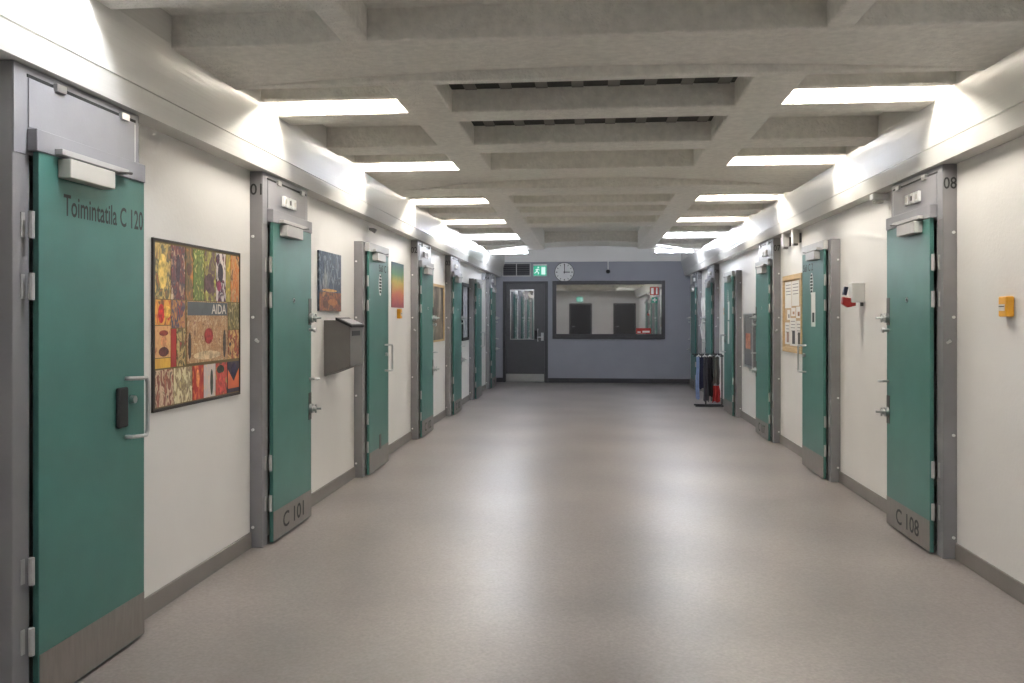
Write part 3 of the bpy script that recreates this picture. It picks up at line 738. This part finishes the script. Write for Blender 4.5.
# grey sheet steel post box with sloping black lid
t = thing('post_box', (XL, 6.77, 0.98), 'grey steel post box with sloping black lid below the blue painting', 'post box')
def sect(y, pts): return [(wx(-1, d), y, z) for d, z in pts]
prof = [(0.0, 0.98), (0.218, 1.06), (0.218, 1.375), (0.13, 1.432), (0.0, 1.432)]
MB().loft([sect(y, prof) for y in (6.60, 6.95)]).build('body', mat('grey_sheet_steel', (0.145, 0.135, 0.125), 0.5, 0.1, var=0.05, vscale=12), t, bevel=0.004)
lid = MB().loft([sect(y, [(0.10, 1.434), (0.232, 1.372), (0.236, 1.392), (0.10, 1.456)]) for y in (6.585, 6.965)]).build('lid', M['black'], t, bevel=0.003)
MB().loft([sect(y, [(0.13, 1.4425), (0.22, 1.400), (0.221, 1.402), (0.131, 1.4445)]) for y in (6.63, 6.95)]).build('lid_plate', M['panel'], lid)
wbox(MB(), -1, 6.65, 6.88, 1.305, 1.345, 0.218, 0.221).build('name_plate', M['ink'], t)

# rainbow poster and its neighbours
t = MB(); wbox(t, -1, 8.90, 9.48, 1.565, 2.06, 0, 0.006)
tag(t.build('gradient_poster', zgrad('rainbow_print', [(0.05, srgb(150, 60, 75)), (0.3, srgb(190, 105, 75)), (0.55, srgb(185, 165, 70)), (0.75, srgb(80, 130, 90)), (1.0, srgb(45, 75, 95))], 0.0, 0.495)), 'rainbow gradient poster beside the short teal door', 'poster')

def call_button(y, z, s, label):
    t = thing('alarm_button', (wx(s, 0), y, z - 0.05), label, 'alarm button', 'yellow alarm buttons')
    wbox(MB(), s, y - 0.045, y + 0.045, z - 0.054, z + 0.054, 0, 0.042).build('case', M['yellow'], t, bevel=0.008)
    wbox(MB(), s, y - 0.028, y + 0.034, z - 0.022, z + 0.012, 0.042, 0.044).build('label_plate', M['cream'], t)
    wbox(MB(), s, y - 0.026, y + 0.032, z - 0.002, z + 0.003, 0.044, 0.045).build('print_line', M['ink'], t)
call_button(9.2, 1.497, -1, 'yellow alarm button below the rainbow poster')
call_button(4.63, 1.51, 1, 'yellow alarm button on the right wall beside the C 108 door')
call_button(13.9, 1.56, 1, 'yellow alarm button far along the right wall above the clothes rack')

# brown picture, wood framed
t = thing('wood_framed_picture', (XL, 11.65, 1.12), 'brown sepia picture with pale wood frame between two left cell doors', 'picture')
fr = MB()
for a in ((11.2, 12.1, 1.885, 1.92), (11.2, 12.1, 1.12, 1.145), (11.2, 11.235, 1.145, 1.885), (12.065, 12.1, 1.145, 1.885)): wbox(fr, -1, *a, 0, 0.02)
fr.build('frame', M['wood'], t)
wbox(MB(), -1, 11.235, 12.065, 1.145, 1.885, 0, 0.008).build('print', blotch('sepia_print', cols((40, 34, 30), (62, 52, 45), (78, 66, 56), (120, 105, 90), (165, 150, 132)), 2.2, (1, 1, 0.8), 0.4, 2, 1), t)
# black framed picture
t = thing('black_framed_picture', (XL, 14.1, 1.07), 'black framed pale picture far along the left wall', 'picture')
fr = MB()
for a in ((13.75, 14.48, 1.98, 2.04), (13.75, 14.48, 1.07, 1.12), (13.75, 13.8, 1.12, 1.98), (14.43, 14.48, 1.12, 1.98)): wbox(fr, -1, *a, 0, 0.035)
fr.build('frame', M['black'], t)
wbox(MB(), -1, 13.8, 14.43, 1.12, 1.98, 0, 0.012).build('print', blotch('pale_print', cols((190, 190, 195), (120, 120, 128), (205, 205, 210), (90, 90, 100)), 4, (1, 1, 0.7), 0.3, 4, 1), t)
# white detector above the short door
t = thing('wall_sensor', (XL, 7.95, 2.29), 'small white wall sensor above the short left door', 'sensor')
MB().disc(wpt(-1, 7.95, 2.31, 0), (1, 0, 0), 0.03, 0.012, 14).build('base', M['white'], t, smooth=True)
MB().tube([wpt(-1, 7.95, 2.31, 0.012), wpt(-1, 7.95, 2.30, 0.05), wpt(-1, 7.95, 2.285, 0.075)], [0.012, 0.02, 0.022], 10).build('head', M['panel'], t, smooth=True)
t = thing('wall_sensor', (XL, 16.5, 2.2), 'small white wall unit under the cornice near the last left door', 'sensor')
wbox(MB(), -1, 16.4, 16.6, 2.2, 2.34, 0, 0.07).build('case', M['panel'], t, bevel=0.008)
wbox(MB(), -1, 16.44, 16.56, 2.23, 2.26, 0.07, 0.074).build('lens', M['black'], t)

# ---------------------------------------------------------------- right wall things
s = 1
t = thing('noticeboard', (XR, 9.37, 1.07), 'wood framed cork noticeboard full of papers on the right wall', 'noticeboard')
fr = MB(); b0, b1 = 8.93, 9.79
for a in ((b0, b1, 1.865, 1.92), (b0, b1, 1.075, 1.13), (b0, b0 + 0.05, 1.13, 1.865), (b1 - 0.05, b1, 1.13, 1.865)): wbox(fr, s, *a, 0, 0.025)
fr.build('frame', M['wood'], t, bevel=0.003)
wbox(MB(), s, b0 + 0.05, b1 - 0.05, 1.13, 1.865, 0, 0.01).build('cork', mat('cork', (0.50, 0.36, 0.22), 0.8, var=0.15, vscale=40), t)
sheets = [(9.42, 9.72, 1.56, 1.85), (9.08, 9.40, 1.58, 1.85), (9.50, 9.72, 1.16, 1.40), (9.22, 9.48, 1.15, 1.45), (9.0, 9.2, 1.15, 1.42), (9.02, 9.2, 1.45, 1.57), (9.24, 9.42, 1.47, 1.56), (9.47, 9.6, 1.43, 1.54)]
pics = {2: (150, 120, 110), 3: (45, 45, 50), 4: (50, 45, 45), 5: (150, 105, 80), 6: (165, 125, 100), 7: (70, 60, 65)}
for i, (a, b, c, d) in enumerate(sheets):
    sh = wbox(MB(), s, a, b, c, d, 0.01, 0.0115 + 0.0003 * i).build('sheet', M['paper'], t)
    if i in pics:
        wbox(MB(), s, a + 0.03, a + (b - a) * 0.6, c + 0.02, c + (d - c) * 0.55, 0.0115 + 0.0003 * i, 0.0125 + 0.0003 * i).build('picture', mat('pinned_picture', srgb(*pics[i]), 0.6, var=0.3, vscale=30), sh)
    for q in range(4 if i < 5 else 0):
        zz = d - 0.04 - q * 0.035
        if zz > c + 0.1 or i < 2:
            wbox(MB(), s, a + 0.03, b - 0.04 - 0.02 * (q % 2), zz, zz + 0.008, 0.0115 + 0.0003 * i, 0.0122 + 0.0003 * i).build('print_line', mat('print_grey', srgb(120, 118, 118), 0.6), sh)

# white holder with a red and a black tag
t = thing('wall_dispenser', (XR, 7.05, 1.54), 'white wall box with red and black tags beside the C 108 door', 'dispenser')
wbox(MB(), s, 6.98, 7.10, 1.575, 1.735, 0, 0.10).build('box', M['white'], t, bevel=0.008)
wbox(MB(), s, 6.985, 7.005, 1.545, 1.575, 0.01, 0.03).build('spout', M['darksteel'], t)
q = 7.14
MB().loft([[wpt(s, y, z, d) for d, z in ((0.06, 1.605), (0.16, 1.62), (0.165, 1.565), (0.12, 1.535), (0.06, 1.55))] for y in (7.01, 7.06)]).build('red_tag', M['red'], t, bevel=0.004)
MB().loft([[wpt(s, y, z, d) for d, z in ((0.115, 1.70), (0.145, 1.705), (0.16, 1.64), (0.13, 1.632))] for y in (7.02, 7.05)]).build('black_tag', mat('navy_plastic', (0.012, 0.018, 0.05), 0.4), t, bevel=0.003)

# camera beside frame 08 under the cornice
t = thing('wall_camera', (XR, 6.47, 2.27), 'small white camera under the cornice beyond frame 08', 'camera')
c0 = wpt(s, 6.46, 2.347, 0.0)
MB().disc(c0, (-1, 0, 0), 0.03, 0.02, 12).build('base', M['white'], t, smooth=True)
wbox(MB(), s, 6.42, 6.50, 2.325, 2.37, 0.02, 0.12).build('body', M['white'], t, bevel=0.008)
wbox(MB(), s, 6.435, 6.485, 2.30, 2.325, 0.035, 0.10).build('visor', M['cream'], t, bevel=0.006)

# grey loudspeaker pair hanging under the cornice
t = thing('column_speaker', (XR, 9.2, 2.2), 'cream column speaker under the cornice near the noticeboard, closer one', 'speaker', 'column speakers under the cornice')
for yy, first in ((9.05, True), (9.50, False)):
    if not first:
        t = thing('column_speaker', (XR, yy, 2.2), 'grey column speaker under the cornice near the noticeboard, farther one', 'speaker', 'column speakers under the cornice')
    wbox(MB(), s, yy - 0.045, yy + 0.045, 2.23, 2.385, 0.025, 0.09).build('case', M['cream'] if first else M['headpale'], t, bevel=0.006)
    wbox(MB(), s, yy - 0.035, yy + 0.035, 2.21, 2.23, 0.035, 0.08).build('end_cap', M['darksteel'], t)
    wbox(MB(), s, yy - 0.03, yy + 0.03, 2.24, 2.34, 0.0, 0.025).build('bracket', M['darksteel'], t)

# steel display case with a picture
t = thing('display_case', (XR, 11.7, 0.77), 'grey metal display case with an orange picture beside frame 07', 'display case')
wbox(MB(), s, 11.38, 12.03, 0.77, 1.51, 0, 0.05).build('case', mat('display_grey', (0.16, 0.16, 0.165), 0.4, 0.2, var=0.05), t, bevel=0.004)
fr = MB()
for a in ((11.38, 12.03, 1.475, 1.51), (11.38, 12.03, 0.77, 0.805), (11.38, 11.42, 0.805, 1.475), (11.99, 12.03, 0.805, 1.475)): wbox(fr, s, *a, 0.05, 0.062)
fr.build('rim', M['steel'], t)
wbox(MB(), s, 11.58, 11.9, 1.03, 1.24, 0.05, 0.053).build('picture', blotch('orange_card', cols((175, 95, 70), (205, 140, 110), (90, 60, 50)), 7, (1, 1, 1), 0.5, 1, 1), t)

# paper streamers pinned between the last two right doors
t = thing('paper_garland', (XR, 16.4, 0.95), 'twisted pale paper streamers hanging between the last right doors', 'garland')
random.seed(4)
for k in range(4):
    y = 16.15 + 0.17 * k
    pts = [wpt(s, y + 0.05 * math.sin(i * 0.9 + k) , 1.85 - 0.10 * i, 0.02 + 0.015 * (1 + math.sin(i * 1.3 + k * 2))) for i in range(9)]
    MB().tube(pts, 0.012, 6).build('streamer', M['paper'], t, smooth=True)

# ---------------------------------------------------------------- clothes rack beyond the short right door
RY = 14.05
t = thing('clothes_rack', (1.93, RY, 0), 'low black clothes rack standing by the right wall', 'clothes rack')
rx0, rx1, rz = 1.70, 2.15, 0.83
rk = MB()
for yy in (RY - 0.1, RY + 0.1):
    MB().tube([(rx0 - 0.03, yy, rz + (0.02 if yy > RY else 0)), (rx1, yy, rz + (0.02 if yy > RY else 0))], 0.011, 8).build('top_rail', M['black'], t, smooth=True)
    MB().tube([(rx0, yy, 0.013), (rx1, yy, 0.013)], 0.013, 8).build('base_bar', M['black'], t, smooth=True)
for xx in (rx0 + 0.18, rx1 - 0.01):
    MB().tube([(xx, RY, 0.013), (xx, RY, rz + 0.01)], 0.011, 8).build('upright', M['black'], t, smooth=True)
    MB().tube([(xx, RY - 0.1, 0.013), (xx, RY + 0.1, 0.013)], 0.010, 8).build('foot_bar', M['black'], t, smooth=True)
    MB().tube([(xx, RY - 0.1, rz), (xx, RY + 0.1, rz + 0.02)], 0.009, 8).build('arm', M['black'], t, smooth=True)
def garment(x, w, z1, z0, m, label, ph, yo=-0.1):
    k, r_ = 9, 10
    vs = []; fs = []
    for side in (0, 1):
        for j in range(r_ + 1):
            z = z1 + (z0 - z1) * j / r_
            for i in range(k + 1):
                u = i / k
                amp = 0.006 + 0.018 * j / r_
                ww = w * (0.8 + 0.25 * j / r_)
                vs.append((x + (u - 0.5) * ww + 0.006 * math.sin(j * 0.7 + ph), RY + yo - 0.012 + amp * math.sin(u * 13 + ph) + (0.024 if side else 0), z + 0.015 * math.sin(u * 9 + ph) * (j / r_)))
    n = (k + 1) * (r_ + 1)
    for side in (0, 1):
        o = side * n
        for j in range(r_):
            for i in range(k):
                a = o + j * (k + 1) + i
                fs.append((a, a + 1, a + k + 2, a + k + 1))
    for j in range(r_):
        for i in (0, k):
            a = j * (k + 1) + i
            fs.append((a, a + k + 1, a + k + 1 + n, a + n))
    for i in range(k):
        for j in (0, r_):
            a = j * (k + 1) + i
            fs.append((a, a + 1, a + 1 + n, a + n))
    g = MB().add(vs, fs).build('hanging_garment', m, None, smooth=True)
    tag(g, label, 'garment', 'garments on the clothes rack')
    return g
def cloth(nm, c, ro=0.8): return mat(nm, srgb(*c), ro, var=0.15, vscale=12)
garment(1.735, 0.06, 0.815, 0.12, cloth('pale_blue_cotton', (150, 172, 210)), 'pale blue garment hanging at the outer end of the rack', 0.3)
garment(1.815, 0.10, 0.835, 0.28, cloth('navy_cotton', (40, 44, 70)), 'navy garment next to the pale blue one on the rack', 1.3, 0.1)
garment(1.87, 0.08, 0.815, 0.09, cloth('dark_grey_cotton', (70, 70, 76)), 'long dark grey garment in the middle of the rack', 2.1)
garment(1.95, 0.13, 0.835, 0.15, cloth('black_cotton', (34, 32, 35)), 'black garment between the dark grey and the olive ones', 3.0, 0.1)
garment(2.035, 0.10, 0.815, 0.37, cloth('olive_grey_cotton', (92, 90, 84)), 'short olive grey garment above the red one on the rack', 4.2)
garment(2.035, 0.12, 0.345, 0.08, cloth('red_cotton', (165, 42, 40)), 'red cloth low on the rack near the wall', 5.0)
for k, x in enumerate((1.75, 1.845, 1.93, 2.05)):
    h = MB().tube([(x - 0.035, RY - 0.125, 0.818), (x, RY - 0.125, 0.838), (x + 0.035, RY - 0.125, 0.818)], 0.011, 8)
    h.tube([(x, RY - 0.125, 0.838), (x, RY - 0.118, 0.856), (x, RY - 0.1, 0.858)], 0.004, 6)
    tag(h.build('clothes_hanger', M['white'], smooth=True), 'white plastic hanger on the rack rail, %s from the outer end' % ('first', 'second', 'third', 'fourth')[k], 'hanger', 'hangers on the clothes rack')
